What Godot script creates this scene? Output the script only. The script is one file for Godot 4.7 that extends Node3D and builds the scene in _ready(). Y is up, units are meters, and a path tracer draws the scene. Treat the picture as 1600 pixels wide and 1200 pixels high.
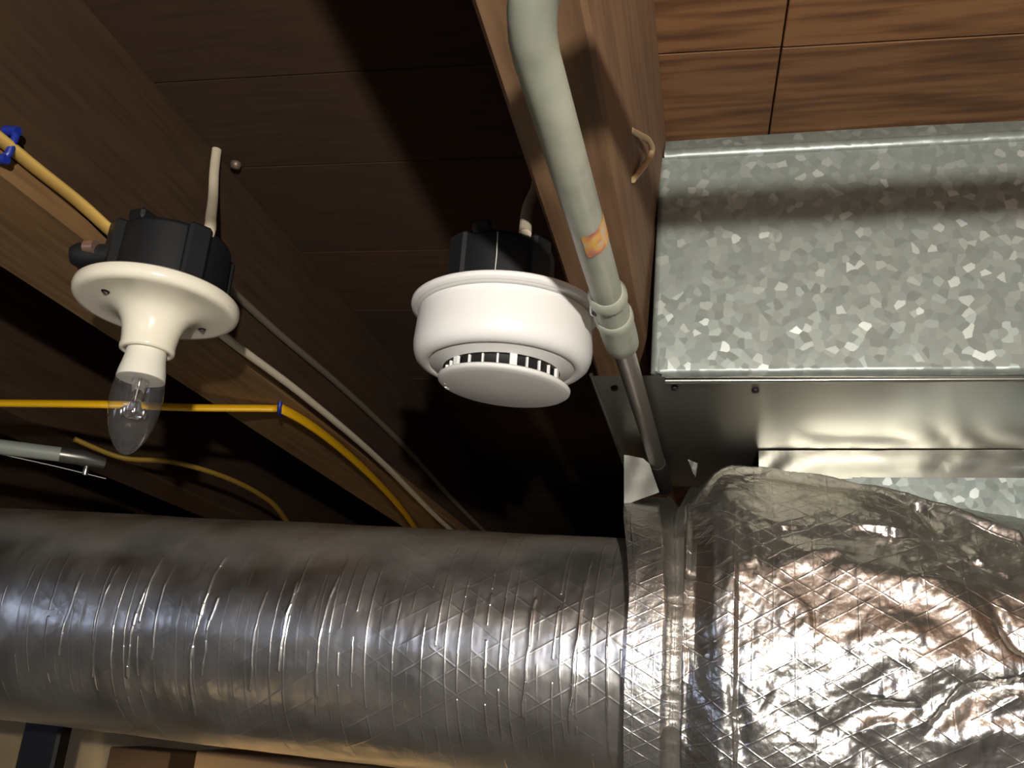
extends Node3D
# Unfinished basement ceiling: joists, board deck, a lamp holder, a smoke detector, conduit, sheet-metal and foil-wrapped ducts.

var M := {}
var rng := RandomNumberGenerator.new()

# ---------------------------------------------------------------- mesh collector
class MB:
	var v := PackedVector3Array()
	var n := PackedVector3Array()
	var t := PackedVector2Array()
	var ix := PackedInt32Array()

	func flat(a: Vector3, b: Vector3, c: Vector3, out: Vector3):
		var nn := (b - a).cross(c - a)
		if nn.length_squared() < 1e-16:
			return
		if nn.dot(out) < 0.0:
			var k := b
			b = c
			c = k
			nn = -nn
		nn = nn.normalized()
		var s := v.size()
		v.append_array([a, c, b])
		n.append_array([nn, nn, nn])
		t.append_array([Vector2(a.x, a.z), Vector2(c.x, c.z), Vector2(b.x, b.z)])
		ix.append_array([s, s + 1, s + 2])

	func quad(a: Vector3, b: Vector3, c: Vector3, d: Vector3, out: Vector3):
		flat(a, b, c, out)
		flat(a, c, d, out)

	# a box with chamfered edges
	func box(size: Vector3, at := Vector3.ZERO, basis := Basis.IDENTITY, c := 0.001):
		var h := size * 0.5
		c = minf(c, minf(h.x, minf(h.y, h.z)) * 0.6)
		var f := func(sx, sy, sz, k):
			var p := Vector3(sx * (h.x - (0.0 if k == 0 else c)), sy * (h.y - (0.0 if k == 1 else c)), sz * (h.z - (0.0 if k == 2 else c)))
			return at + basis * p
		for s in [-1.0, 1.0]:
			quad(f.call(s, -1, -1, 0), f.call(s, 1, -1, 0), f.call(s, 1, 1, 0), f.call(s, -1, 1, 0), basis * Vector3(s, 0, 0))
			quad(f.call(-1, s, -1, 1), f.call(1, s, -1, 1), f.call(1, s, 1, 1), f.call(-1, s, 1, 1), basis * Vector3(0, s, 0))
			quad(f.call(-1, -1, s, 2), f.call(1, -1, s, 2), f.call(1, 1, s, 2), f.call(-1, 1, s, 2), basis * Vector3(0, 0, s))
			for r in [-1.0, 1.0]:
				quad(f.call(s, r, -1, 0), f.call(s, r, 1, 0), f.call(s, r, 1, 1), f.call(s, r, -1, 1), basis * Vector3(s, r, 0))
				quad(f.call(s, -1, r, 0), f.call(s, 1, r, 0), f.call(s, 1, r, 2), f.call(s, -1, r, 2), basis * Vector3(s, 0, r))
				quad(f.call(-1, s, r, 1), f.call(1, s, r, 1), f.call(1, s, r, 2), f.call(-1, s, r, 2), basis * Vector3(0, s, r))
				for q in [-1.0, 1.0]:
					flat(f.call(s, r, q, 0), f.call(s, r, q, 1), f.call(s, r, q, 2), basis * Vector3(s, r, q))

	# convex polygon (list of Vector2 in x,y) drawn out along z
	func prism(poly: Array, z0: float, z1: float, steps := 1, wob := 0.0, seed := 0):
		var c := Vector2.ZERO
		for p in poly:
			c += p
		c /= poly.size()
		var rr := RandomNumberGenerator.new()
		rr.seed = seed + 5
		var off := []
		for k in steps + 1:
			off.append(Vector2(rr.randf_range(-wob, wob), rr.randf_range(-wob * 0.5, wob * 0.5)))
		for k in steps:
			var za := lerpf(z0, z1, float(k) / steps)
			var zb := lerpf(z0, z1, float(k + 1) / steps)
			for i in poly.size():
				var p: Vector2 = poly[i]
				var q: Vector2 = poly[(i + 1) % poly.size()]
				var m := (p + q) * 0.5 - c
				var o0: Vector2 = off[k]
				var o1: Vector2 = off[k + 1]
				quad(Vector3(p.x + o0.x, p.y + o0.y, za), Vector3(q.x + o0.x, q.y + o0.y, za), Vector3(q.x + o1.x, q.y + o1.y, zb), Vector3(p.x + o1.x, p.y + o1.y, zb), Vector3(m.x, m.y, 0) if absf((q - p).normalized().dot(m.normalized())) < 0.999 else Vector3((q - p).y, -(q - p).x, 0))
		for i in range(1, poly.size() - 1):
			for e in [[z0, off[0], -1.0], [z1, off[steps], 1.0]]:
				var a: Vector2 = poly[0] + e[1]
				var b: Vector2 = poly[i] + e[1]
				var d: Vector2 = poly[i + 1] + e[1]
				flat(Vector3(a.x, a.y, e[0]), Vector3(b.x, b.y, e[0]), Vector3(d.x, d.y, e[0]), Vector3(0, 0, e[2]))

	# smooth grid of points rows[i][j]; flip says which side is out
	func grid(rows: Array, wrap := false, flip := false, uvs := []):
		var nu := rows.size()
		var nv: int = rows[0].size()
		var base := v.size()
		for i in nu:
			var row: PackedVector3Array = rows[i]
			v.append_array(row)
			if uvs.size():
				t.append_array(uvs[i])
			else:
				for j in nv:
					t.append(Vector2(float(i) / (nu - 1), float(j) / maxi(nv - 1, 1)))
		var nn := PackedVector3Array()
		nn.resize(nu * nv)
		var jm := nv if wrap else nv - 1
		for i in nu - 1:
			for j in jm:
				var j2 := (j + 1) % nv
				var a := base + i * nv + j
				var b := base + (i + 1) * nv + j
				var c := base + (i + 1) * nv + j2
				var d := base + i * nv + j2
				var fa := (v[c] - v[a]).cross(v[d] - v[b])
				if flip:
					fa = -fa
					ix.append_array([a, b, c, a, c, d])
				else:
					ix.append_array([a, c, b, a, d, c])
				nn[a - base] += fa
				nn[b - base] += fa
				nn[c - base] += fa
				nn[d - base] += fa
		for k in nn.size():
			nn[k] = nn[k].normalized()
		n.append_array(nn)

	# profile of Vector2(radius, y) turned about y; null breaks the smoothing
	func lathe(profile: Array, seg := 64, centre := Vector3.ZERO):
		var runs := [[]]
		for p in profile:
			if p == null:
				var last = runs[-1][-1]
				runs.append([last])
			else:
				runs[-1].append(p)
		for run in runs:
			var rows := []
			for p in run:
				var row := PackedVector3Array()
				for k in seg:
					var a := TAU * k / seg
					row.append(centre + Vector3(cos(a) * p.x, p.y, sin(a) * p.x))
				rows.append(row)
			grid(rows, true, true)

	# round or flattened tube along points
	func tube(pts: Array, r, seg := 12, flat_by := 1.0, up := Vector3.UP, caps := true):
		var rows := []
		var side := Vector3.ZERO
		for i in pts.size():
			var d: Vector3 = (pts[mini(i + 1, pts.size() - 1)] - pts[maxi(i - 1, 0)]).normalized()
			if i == 0:
				side = d.cross(up).normalized()
			else:
				side = (side - d * side.dot(d)).normalized()
			var q := side.cross(d).normalized()
			var rad: float = r[i] if r is Array else r
			var row := PackedVector3Array()
			for k in seg:
				var a := TAU * k / seg
				row.append(pts[i] + side * cos(a) * rad + q * sin(a) * rad * flat_by)
			rows.append(row)
		grid(rows, true, true)
		if caps:
			for e in [0, rows.size() - 1]:
				var o: Vector3 = pts[0] - pts[1] if e == 0 else pts[-1] - pts[-2]
				for k in range(1, seg - 1):
					flat(rows[e][0], rows[e][k], rows[e][k + 1], o)

	func mesh() -> ArrayMesh:
		var a := []
		a.resize(Mesh.ARRAY_MAX)
		a[Mesh.ARRAY_VERTEX] = v
		a[Mesh.ARRAY_NORMAL] = n
		a[Mesh.ARRAY_TEX_UV] = t
		a[Mesh.ARRAY_INDEX] = ix
		var m := ArrayMesh.new()
		m.add_surface_from_arrays(Mesh.PRIMITIVE_TRIANGLES, a)
		return m

# ---------------------------------------------------------------- scene helpers
func obj(called: String, mb, material: Material, parent: Node = null) -> MeshInstance3D:
	var o := MeshInstance3D.new()
	o.name = called
	o.mesh = mb.mesh() if mb is MB else mb
	o.material_override = material
	o.cast_shadow = GeometryInstance3D.SHADOW_CASTING_SETTING_ON
	(parent if parent else self).add_child(o, true)
	return o

func thing(called: String, label: String, category: String, at := Vector3.ZERO, group := "") -> Node3D:
	var o := Node3D.new()
	o.name = called
	o.position = at
	add_child(o, true)
	return tag(o, label, category, group)

func tag(o: Node3D, label: String, category: String, group := "") -> Node3D:
	o.set_meta("label", label)
	o.set_meta("category", category)
	if group:
		o.set_meta("group", group)
	return o

func structure(called: String, label: String, category: String, mb = null, material: Material = null) -> Node3D:
	var o: Node3D
	if mb:
		o = obj(called, mb, material)
	else:
		o = Node3D.new()
		o.name = called
		add_child(o, true)
	o.set_meta("kind", "structure")
	return tag(o, label, category)

func smooth_path(pts: Array, per := 8) -> Array:
	var out := []
	for i in pts.size() - 1:
		var a: Vector3 = pts[maxi(i - 1, 0)]
		var b: Vector3 = pts[i]
		var c: Vector3 = pts[i + 1]
		var d: Vector3 = pts[mini(i + 2, pts.size() - 1)]
		for k in per:
			out.append(b.cubic_interpolate(c, a, d, float(k) / per))
	out.append(pts[-1])
	return out

func mat(c: Color, rough := 0.6, metal := 0.0) -> StandardMaterial3D:
	var m := StandardMaterial3D.new()
	m.albedo_color = c
	m.roughness = rough
	m.metallic = metal
	m.cull_mode = BaseMaterial3D.CULL_DISABLED
	return m

func noise_image(seed: int, freq: float, size := 512, kind := FastNoiseLite.TYPE_SIMPLEX_SMOOTH, oct := 4) -> Image:
	var f := FastNoiseLite.new()
	f.seed = seed
	f.frequency = freq
	f.noise_type = kind
	f.fractal_octaves = oct
	return f.get_seamless_image(size, size)

func ramp_texture(im: Image, stops: Array) -> ImageTexture:   # stops: [offset, Color] pairs
	var g := Gradient.new()
	g.offsets = PackedFloat32Array(stops.map(func(s): return s[0]))
	g.colors = PackedColorArray(stops.map(func(s): return s[1]))
	im.convert(Image.FORMAT_L8)
	var src := im.get_data()
	var lut := []
	for k in 256:
		var c: Color = g.sample(k / 255.0)
		lut.append([int(c.r * 255), int(c.g * 255), int(c.b * 255)])
	var out := PackedByteArray()
	out.resize(src.size() * 3)
	for k in src.size():
		var l = lut[src[k]]
		out[k * 3] = l[0]
		out[k * 3 + 1] = l[1]
		out[k * 3 + 2] = l[2]
	return ImageTexture.create_from_image(Image.create_from_data(im.get_width(), im.get_height(), false, Image.FORMAT_RGB8, out))

func triplanar(m: StandardMaterial3D, tex: Texture2D, scale: Vector3, world := true, offset := Vector3.ZERO):
	m.albedo_texture = tex
	m.uv1_triplanar = true
	m.uv1_world_triplanar = world
	m.uv1_scale = scale
	m.uv1_offset = offset

# a float height field that strokes are pressed into
class Relief:
	var w: int
	var h: int
	var d := PackedFloat32Array()

	func _init(width: int, height: int):
		w = width
		h = height
		d.resize(w * h)

	func stroke(a: Vector2, b: Vector2, amp: float, width: float, sharp := 1.0):
		var reach := ceili(width * 2.2)
		var lo := Vector2i(maxi(0, int(minf(a.x, b.x)) - reach), maxi(0, int(minf(a.y, b.y)) - reach))
		var hi := Vector2i(mini(w - 1, int(maxf(a.x, b.x)) + reach), mini(h - 1, int(maxf(a.y, b.y)) + reach))
		var ab := b - a
		var l2 := maxf(ab.length_squared(), 1e-6)
		var steep := absf(ab.y) > absf(ab.x)
		for k in range(lo.y if steep else lo.x, (hi.y if steep else hi.x) + 1):
			# only a band about the line is visited
			var u := clampf(((k - a.y) / ab.y) if steep else ((k - a.x) / (ab.x if ab.x != 0.0 else 1.0)), 0.0, 1.0)
			var c := a.x + ab.x * u if steep else a.y + ab.y * u
			for j in range(maxi(0, int(c) - reach * 2), mini((w if steep else h) - 1, int(c) + reach * 2) + 1):
				var p := Vector2(j, k) if steep else Vector2(k, j)
				var q := clampf((p - a).dot(ab) / l2, 0.0, 1.0)
				var r := p.distance_to(a + ab * q) / width
				if r < 2.2:
					var s := amp * exp(-r * r * sharp)
					var at := int(p.y) * w + int(p.x)
					if absf(s) > absf(d[at]):
						d[at] = s

	func add_noise(f: FastNoiseLite, amp: float, stretch := Vector2.ONE):
		var im := f.get_image(int(w * stretch.x), int(h * stretch.y), false, false, false)
		im.resize(w, h, Image.INTERPOLATE_CUBIC)
		im.convert(Image.FORMAT_L8)
		var b := im.get_data()
		for k in d.size():
			d[k] += amp * b[k] / 255.0

	func sample(x: float, y: float) -> float:
		var i := clampi(int(x), 0, w - 2)
		var j := clampi(int(y), 0, h - 2)
		var fx := clampf(x - i, 0.0, 1.0)
		var fy := clampf(y - j, 0.0, 1.0)
		var k := j * w + i
		return lerpf(lerpf(d[k], d[k + 1], fx), lerpf(d[k + w], d[k + w + 1], fx), fy)

	func normal_map(scale: float) -> ImageTexture:
		var im := Image.create_from_data(w, h, false, Image.FORMAT_RF, d.to_byte_array())
		im.bump_map_to_normal_map(scale)
		return ImageTexture.create_from_image(im)

func fnl(seed: int, freq: float, kind := FastNoiseLite.TYPE_SIMPLEX_SMOOTH, oct := 3) -> FastNoiseLite:
	var f := FastNoiseLite.new()
	f.seed = seed
	f.frequency = freq
	f.noise_type = kind
	f.fractal_octaves = oct
	return f

# ================================================================ scene
const LAMP := Vector3(0.13, 1.662, 0.35)
const AX_P := Vector3(-0.8061, 1.6715, -0.9406)       # a point on the axis of the foil ducts
const AX_D := Vector3(0.99914, -0.02271, 0.03482)
const AX_E1 := Vector3(-0.03483, 0.00079, 0.99939)
const AX_E2 := Vector3(0.02272, 0.99974, 0.0)

func _ready():
	rng.seed = 11
	# ---- camera
	var cam := Camera3D.new()
	cam.name = "camera"
	cam.fov = rad_to_deg(2.0 * atan(600.0 / 1437.0))
	cam.near = 0.02
	cam.far = 30.0
	add_child(cam)
	cam.transform = Transform3D(Basis(Vector3(0.976424, 0.070408, -0.204057), Vector3(0.004301, 0.938777, 0.344500), Vector3(0.215820, -0.337255, 0.916341)), Vector3(0, 1.6, 0))
	cam.current = true
	# ---- sky: dull daylight outside the added basement windows
	var env := Environment.new()
	var sky := Sky.new()
	var psm := ProceduralSkyMaterial.new()
	psm.sky_top_color = Color(0.55, 0.68, 0.95)
	psm.sky_horizon_color = Color(0.80, 0.86, 1.0)
	psm.ground_bottom_color = Color(0.45, 0.46, 0.46)
	psm.ground_horizon_color = Color(0.75, 0.8, 0.9)
	psm.sun_angle_max = 0.0
	sky.sky_material = psm
	env.background_mode = Environment.BG_SKY
	env.sky = sky
	env.background_energy_multiplier = 7.0
	env.tonemap_mode = Environment.TONE_MAPPER_LINEAR
	env.tonemap_exposure = 1.0
	env.sdfgi_enabled = true
	env.ssao_enabled = true
	env.ssil_enabled = true
	var we := WorldEnvironment.new()
	we.name = "environment"
	we.environment = env
	add_child(we)
	# ---- the lit bulb hanging behind the photographer
	pendant_bulb(LAMP, 1.08)
	added_wall_lamp(Vector3(-0.8, 1.0, -0.50), Vector3(-0.75, 1.244, -1.65), 2.4)

	materials()
	room()
	deck()
	joists()
	panel_duct()
	round_duct()
	boot_duct()
	conduit()
	lamp_holder()
	smoke_detector()
	cables()
	below_duct()

func pendant_bulb(at: Vector3, energy: float):
	var t := thing("pendant_bulb", "small bare lit bulb hanging on a black cord just behind the camera", "bulb", at)
	var glow := mat(Color(1, 0.95, 0.86), 0.4)
	glow.emission_enabled = true
	glow.emission = Color(1.0, 0.94, 0.86)
	glow.emission_energy_multiplier = 14.0
	var g := MB.new()
	g.lathe([Vector2(0.0002, -0.0105), Vector2(0.004, -0.0098), Vector2(0.0075, -0.0072), Vector2(0.0093, -0.003), Vector2(0.0095, 0.0), Vector2(0.0088, 0.005), Vector2(0.007, 0.011), Vector2(0.006, 0.016)], 32)
	obj("bulb_glass", g, glow, t)
	var s := MB.new()
	s.lathe([Vector2(0.006, 0.015), Vector2(0.009, 0.016), Vector2(0.010, 0.045), Vector2(0.007, 0.052), Vector2(0.003, 0.056)], 24)
	obj("bulb_socket", s, mat(Color(0.06, 0.06, 0.06), 0.5), t)
	var c := MB.new()
	c.tube([Vector3(0, 0.054, 0), Vector3(0, 0.15, 0), Vector3(0, 2.06 - at.y, 0)], 0.003, 8)
	obj("cord", c, mat(Color(0.05, 0.05, 0.05), 0.6), t)
	var l := OmniLight3D.new()
	l.name = "bulb_light"
	l.light_color = Color(1.0, 0.965, 0.915)
	l.light_energy = energy
	l.light_size = 0.008
	l.omni_range = 12.0
	l.omni_attenuation = 2.0
	l.shadow_enabled = true
	t.add_child(l)

func added_wall_lamp(at: Vector3, aim: Vector3, energy: float):
	# a shaded lamp added out of view to brighten the foundation wall
	var t := thing("added_wall_lamp", "small shaded lamp added out of view below the round duct to brighten the low wall", "lamp", at)
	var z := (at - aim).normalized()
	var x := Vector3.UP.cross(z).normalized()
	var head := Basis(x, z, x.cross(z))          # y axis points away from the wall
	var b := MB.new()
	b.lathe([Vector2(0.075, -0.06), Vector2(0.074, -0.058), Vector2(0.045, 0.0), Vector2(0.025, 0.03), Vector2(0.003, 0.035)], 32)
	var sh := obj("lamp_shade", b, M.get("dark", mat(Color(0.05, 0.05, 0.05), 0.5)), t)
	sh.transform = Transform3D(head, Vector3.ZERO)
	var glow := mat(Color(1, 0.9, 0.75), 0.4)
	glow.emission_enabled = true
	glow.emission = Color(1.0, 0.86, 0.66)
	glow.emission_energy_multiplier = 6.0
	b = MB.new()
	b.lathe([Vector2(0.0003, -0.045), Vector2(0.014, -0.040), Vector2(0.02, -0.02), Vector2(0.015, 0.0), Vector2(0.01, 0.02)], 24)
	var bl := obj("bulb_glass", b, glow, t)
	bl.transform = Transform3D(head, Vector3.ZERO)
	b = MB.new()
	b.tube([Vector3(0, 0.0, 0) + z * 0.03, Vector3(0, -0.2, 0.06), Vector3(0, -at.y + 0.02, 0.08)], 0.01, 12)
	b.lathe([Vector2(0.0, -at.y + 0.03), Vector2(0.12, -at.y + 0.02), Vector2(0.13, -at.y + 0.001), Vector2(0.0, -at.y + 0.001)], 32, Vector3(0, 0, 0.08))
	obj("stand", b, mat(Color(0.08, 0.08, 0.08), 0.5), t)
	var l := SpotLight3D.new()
	l.name = "added_lamp_light"
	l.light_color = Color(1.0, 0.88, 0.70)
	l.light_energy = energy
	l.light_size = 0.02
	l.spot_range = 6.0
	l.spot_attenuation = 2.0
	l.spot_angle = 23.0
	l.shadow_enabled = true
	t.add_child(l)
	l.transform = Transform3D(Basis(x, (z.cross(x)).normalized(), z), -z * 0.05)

func materials():
	# wood: long grain, a few dark streaks
	var grain := noise_image(3, 0.02, 512, FastNoiseLite.TYPE_SIMPLEX_SMOOTH, 5)
	M.grain = ramp_texture(grain, [[0.0, Color(0.74, 0.71, 0.68)], [0.35, Color(0.88, 0.86, 0.84)], [0.6, Color(0.94, 0.93, 0.91)], [1.0, Color(1, 1, 1)]])
	M.board_grain = ramp_texture(noise_image(14, 0.012, 512, FastNoiseLite.TYPE_SIMPLEX_SMOOTH, 6), [[0.0, Color(0.58, 0.53, 0.48)], [0.38, Color(0.82, 0.79, 0.75)], [0.62, Color(0.97, 0.96, 0.94)], [1.0, Color(1, 1, 1)]])
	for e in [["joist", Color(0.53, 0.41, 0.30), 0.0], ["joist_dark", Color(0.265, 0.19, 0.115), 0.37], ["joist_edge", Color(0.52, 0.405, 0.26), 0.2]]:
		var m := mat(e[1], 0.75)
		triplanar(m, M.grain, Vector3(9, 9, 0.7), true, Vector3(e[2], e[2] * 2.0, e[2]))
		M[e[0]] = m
	M.boards = []
	for k in 5:
		var tone: float = [1.0, 0.9, 1.06, 0.84, 0.97][k]
		var m := mat(Color(0.545 * tone, 0.385 * tone, 0.245 * tone), 0.7)
		triplanar(m, M.board_grain, Vector3(1.1, 9, 11), true, Vector3(0.31 * k, 0, 0.17 * k))
		M.boards.append(m)
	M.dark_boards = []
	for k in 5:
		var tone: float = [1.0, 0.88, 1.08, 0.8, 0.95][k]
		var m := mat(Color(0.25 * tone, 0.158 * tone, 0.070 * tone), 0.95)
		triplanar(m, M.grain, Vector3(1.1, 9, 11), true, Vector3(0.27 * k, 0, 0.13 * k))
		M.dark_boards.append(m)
	# galvanised steel with spangle
	var sp := FastNoiseLite.new()
	sp.seed = 8
	sp.noise_type = FastNoiseLite.TYPE_CELLULAR
	sp.frequency = 0.05
	sp.fractal_type = FastNoiseLite.FRACTAL_NONE
	sp.cellular_return_type = FastNoiseLite.RETURN_CELL_VALUE
	sp.cellular_jitter = 1.0
	sp.domain_warp_enabled = true
	sp.domain_warp_amplitude = 6.0
	sp.domain_warp_frequency = 0.03
	var si := sp.get_image(1024, 1024, false, false, false)
	M.spangle = ramp_texture(si, [[0.0, Color(0.66, 0.68, 0.67)], [0.6, Color(0.70, 0.72, 0.70)], [0.88, Color(0.74, 0.76, 0.74)], [0.95, Color(0.82, 0.83, 0.81)], [1.0, Color(0.88, 0.88, 0.86)]])
	# each zinc crystal leans its own way
	var lean := RandomNumberGenerator.new()
	lean.seed = 19
	var stops := []
	for k in 64:
		var a := lean.randf() * TAU
		var q := 0.15 * pow(lean.randf(), 1.5)
		var nv := Vector3(cos(a) * q, sin(a) * q, 1.0).normalized()
		stops.append([k / 63.0, Color(nv.x * 0.5 + 0.5, nv.y * 0.5 + 0.5, nv.z * 0.5 + 0.5)])
	var gz := mat(Color(0.83, 0.86, 0.86), 0.42, 0.45)
	triplanar(gz, M.spangle, Vector3(3.3, 3.3, 3.3), true, Vector3(0.2, 0.0, 0.0))
	gz.normal_enabled = true
	gz.normal_texture = ramp_texture(si, stops)
	gz.normal_scale = 1.0
	M.galvanised = gz
	M.sheet = mat(Color(0.62, 0.62, 0.59), 0.3, 0.92)
	M.tape = mat(Color(0.80, 0.80, 0.76), 0.2, 1.0)
	M.black = mat(Color(0.055, 0.065, 0.078), 0.55)
	M.white = mat(Color(0.88, 0.88, 0.875), 0.35)
	M.cover = mat(Color(0.84, 0.84, 0.83), 0.5)
	M.porcelain = mat(Color(0.90, 0.88, 0.81), 0.16)
	M.steel = mat(Color(0.7, 0.7, 0.7), 0.3, 1.0)
	M.dark = mat(Color(0.04, 0.04, 0.045), 0.6)

func room():
	var conc := mat(Color(0.55, 0.55, 0.53), 0.85)
	triplanar(conc, ramp_texture(noise_image(21, 0.012, 256), [[0.0, Color(0.75, 0.75, 0.75)], [1.0, Color(1, 1, 1)]]), Vector3(0.8, 0.8, 0.8))
	var paint := mat(Color(0.80, 0.72, 0.56), 0.7)
	triplanar(paint, ramp_texture(noise_image(22, 0.02, 256), [[0.0, Color(0.86, 0.84, 0.8)], [1.0, Color(1, 1, 1)]]), Vector3(1.3, 1.3, 1.3))
	var block := mat(Color(0.60, 0.59, 0.57), 0.8)
	var b := MB.new()
	b.box(Vector3(5.0, 0.1, 5.6), Vector3(-0.4, -0.05, -0.4))
	structure("floor", "grey concrete basement floor", "floor", b, conc)
	b = MB.new()
	b.box(Vector3(0.15, 2.4, 3.9), Vector3(-2.9, 1.15, -1.25))
	b.box(Vector3(0.15, 2.4, 0.5), Vector3(-2.9, 1.15, 2.15))
	b.box(Vector3(0.15, 1.55, 1.2), Vector3(-2.9, 0.725, 1.3))
	b.box(Vector3(0.15, 0.50, 1.2), Vector3(-2.9, 2.10, 1.3))
	structure("wall_left", "grey basement wall on the left with a small added window", "wall", b, block)
	var w2 := structure("window_2", "small high window added in the left wall for its reflection in the foil duct", "window")  # unseen window put in to carry the bluish streak along the duct
	b = MB.new()
	for e in [[Vector3(0.06, 0.04, 1.2), Vector3(-2.9, 1.52, 1.3)], [Vector3(0.06, 0.04, 1.2), Vector3(-2.9, 1.83, 1.3)], [Vector3(0.06, 0.35, 0.04), Vector3(-2.9, 1.675, 0.72)], [Vector3(0.06, 0.35, 0.04), Vector3(-2.9, 1.675, 1.88)]]:
		b.box(e[0], e[1])
	obj("window_frame", b, M.white, w2)
	var glass2 := mat(Color(0.95, 0.97, 1.0, 0.12), 0.03)
	glass2.transparency = BaseMaterial3D.TRANSPARENCY_ALPHA
	b = MB.new()
	b.box(Vector3(0.004, 0.27, 1.12), Vector3(-2.9, 1.675, 1.3), Basis.IDENTITY, 0.0005)
	obj("pane", b, glass2, w2)
	b = MB.new()
	b.box(Vector3(0.15, 2.4, 5.6), Vector3(2.1, 1.15, -0.4))
	structure("wall_right", "grey basement wall on the right", "wall", b, block)
	b = MB.new()
	b.box(Vector3(5.15, 2.4, 0.15), Vector3(-0.4, 1.15, -3.1))
	structure("wall_crawlspace", "dark end wall of the crawl space", "wall", b, conc)
	b = MB.new()
	b.box(Vector3(4.9, 1.70, 0.2), Vector3(-0.4, 0.85, -1.75), Basis.IDENTITY, 0.005)
	structure("wall_front", "cream painted low foundation wall seen under the round foil duct", "wall", b, paint)
	# back wall; its two high windows are added for reflections on the foil
	var spans := [[-1.15, 0.1], [0.55, 1.35]]
	var y0 := 1.52
	var y1 := 1.96
	b = MB.new()
	var x := -2.9
	for sp in spans:
		b.box(Vector3(sp[0] - x, 2.4, 0.15), Vector3((sp[0] + x) * 0.5, 1.15, 2.3))
		b.box(Vector3(sp[1] - sp[0], y0 + 0.05, 0.15), Vector3((sp[0] + sp[1]) * 0.5, (y0 - 0.05) * 0.5, 2.3))
		b.box(Vector3(sp[1] - sp[0], 2.35 - y1, 0.15), Vector3((sp[0] + sp[1]) * 0.5, (y1 + 2.35) * 0.5, 2.3))
		x = sp[1]
	b.box(Vector3(2.1 - x, 2.4, 0.15), Vector3((x + 2.1) * 0.5, 1.15, 2.3))
	structure("wall_back", "grey basement wall behind the camera with two small added windows", "wall", b, block)
	var glass := mat(Color(0.95, 0.97, 1.0, 0.12), 0.03)
	glass.transparency = BaseMaterial3D.TRANSPARENCY_ALPHA
	for k in 2:
		var x0: float = spans[k][0]
		var x1: float = spans[k][1]
		var w := structure(["window_1", "window_3"][k], ["wide high window added behind the camera on the left for its reflection in the foil", "narrower high window added behind the camera on the right for a highlight on the foil"][k], "window")
		b = MB.new()
		for e in [[Vector3(x1 - x0, 0.04, 0.06), Vector3((x0 + x1) * 0.5, y0 + 0.02, 2.3)], [Vector3(x1 - x0, 0.04, 0.06), Vector3((x0 + x1) * 0.5, y1 - 0.02, 2.3)], [Vector3(0.04, y1 - y0, 0.06), Vector3(x0 + 0.02, (y0 + y1) * 0.5, 2.3)], [Vector3(0.04, y1 - y0, 0.06), Vector3(x1 - 0.02, (y0 + y1) * 0.5, 2.3)], [Vector3(0.03, y1 - y0, 0.05), Vector3((x0 + x1) * 0.5, (y0 + y1) * 0.5, 2.3)]]:
			b.box(e[0], e[1])
		obj("window_frame", b, M.white, w)
		b = MB.new()
		b.box(Vector3(x1 - x0 - 0.06, y1 - y0 - 0.06, 0.004), Vector3((x0 + x1) * 0.5, (y0 + y1) * 0.5, 2.3), Basis.IDENTITY, 0.0005)
		obj("pane", b, glass, w)

func deck():
	var c := structure("ceiling", "underside of the brown board subfloor above the joists", "ceiling")
	var turn := Basis(Vector3.UP, deg_to_rad(2.0))
	# a layer above that closes the gaps between the boards
	var b := MB.new()
	b.box(Vector3(5.2, 0.06, 5.7), Vector3(-0.4, 2.102, -0.4))
	obj("upper_floor", b, M.joist_dark, c)
	var edges := [-2.95, -2.80, -2.65, -2.50, -2.36, -2.21, -2.07, -1.92, -1.78, -1.63, -1.49, -1.35, -1.20, -1.08, -0.965, -0.818, -0.658, -0.538, -0.40, -0.26, -0.12, 0.02, 0.16, 0.30, 0.44, 0.58, 0.72, 0.86, 1.0, 1.14, 1.28, 1.42, 1.56, 1.70, 1.84, 1.98, 2.12, 2.26]
	var seam := 0.0645
	for k in edges.size() - 1:
		var z0: float = edges[k]
		var z1: float = edges[k + 1]
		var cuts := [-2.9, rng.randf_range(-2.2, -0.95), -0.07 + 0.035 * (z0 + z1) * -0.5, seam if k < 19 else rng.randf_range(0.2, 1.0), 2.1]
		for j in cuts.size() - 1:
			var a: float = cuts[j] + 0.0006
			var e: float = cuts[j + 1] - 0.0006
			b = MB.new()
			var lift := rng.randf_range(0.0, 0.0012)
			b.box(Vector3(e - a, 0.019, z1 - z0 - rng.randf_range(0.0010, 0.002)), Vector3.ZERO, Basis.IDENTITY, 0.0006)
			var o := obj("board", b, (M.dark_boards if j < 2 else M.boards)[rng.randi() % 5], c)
			o.transform = Transform3D(turn, turn * Vector3((a + e) * 0.5, 0, (z0 + z1) * 0.5) + Vector3(0, 2.0545 + lift, 0))

func joist(poly: Array, label: String, m: Material, seed: int):
	var b := MB.new()
	b.prism(poly, -2.98, 2.2, 16, 0.0006, seed)
	tag(obj("floor_joist", b, m), label, "joist", "floor joists")

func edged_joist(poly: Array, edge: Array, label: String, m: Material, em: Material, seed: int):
	# a dark brown joist with a paler strip along its lower edge
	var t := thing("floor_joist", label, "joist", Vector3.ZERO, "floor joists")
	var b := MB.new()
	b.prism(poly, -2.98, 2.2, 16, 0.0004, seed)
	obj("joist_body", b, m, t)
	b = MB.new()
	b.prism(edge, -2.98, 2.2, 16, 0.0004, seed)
	obj("lower_edge", b, em, t)

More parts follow.
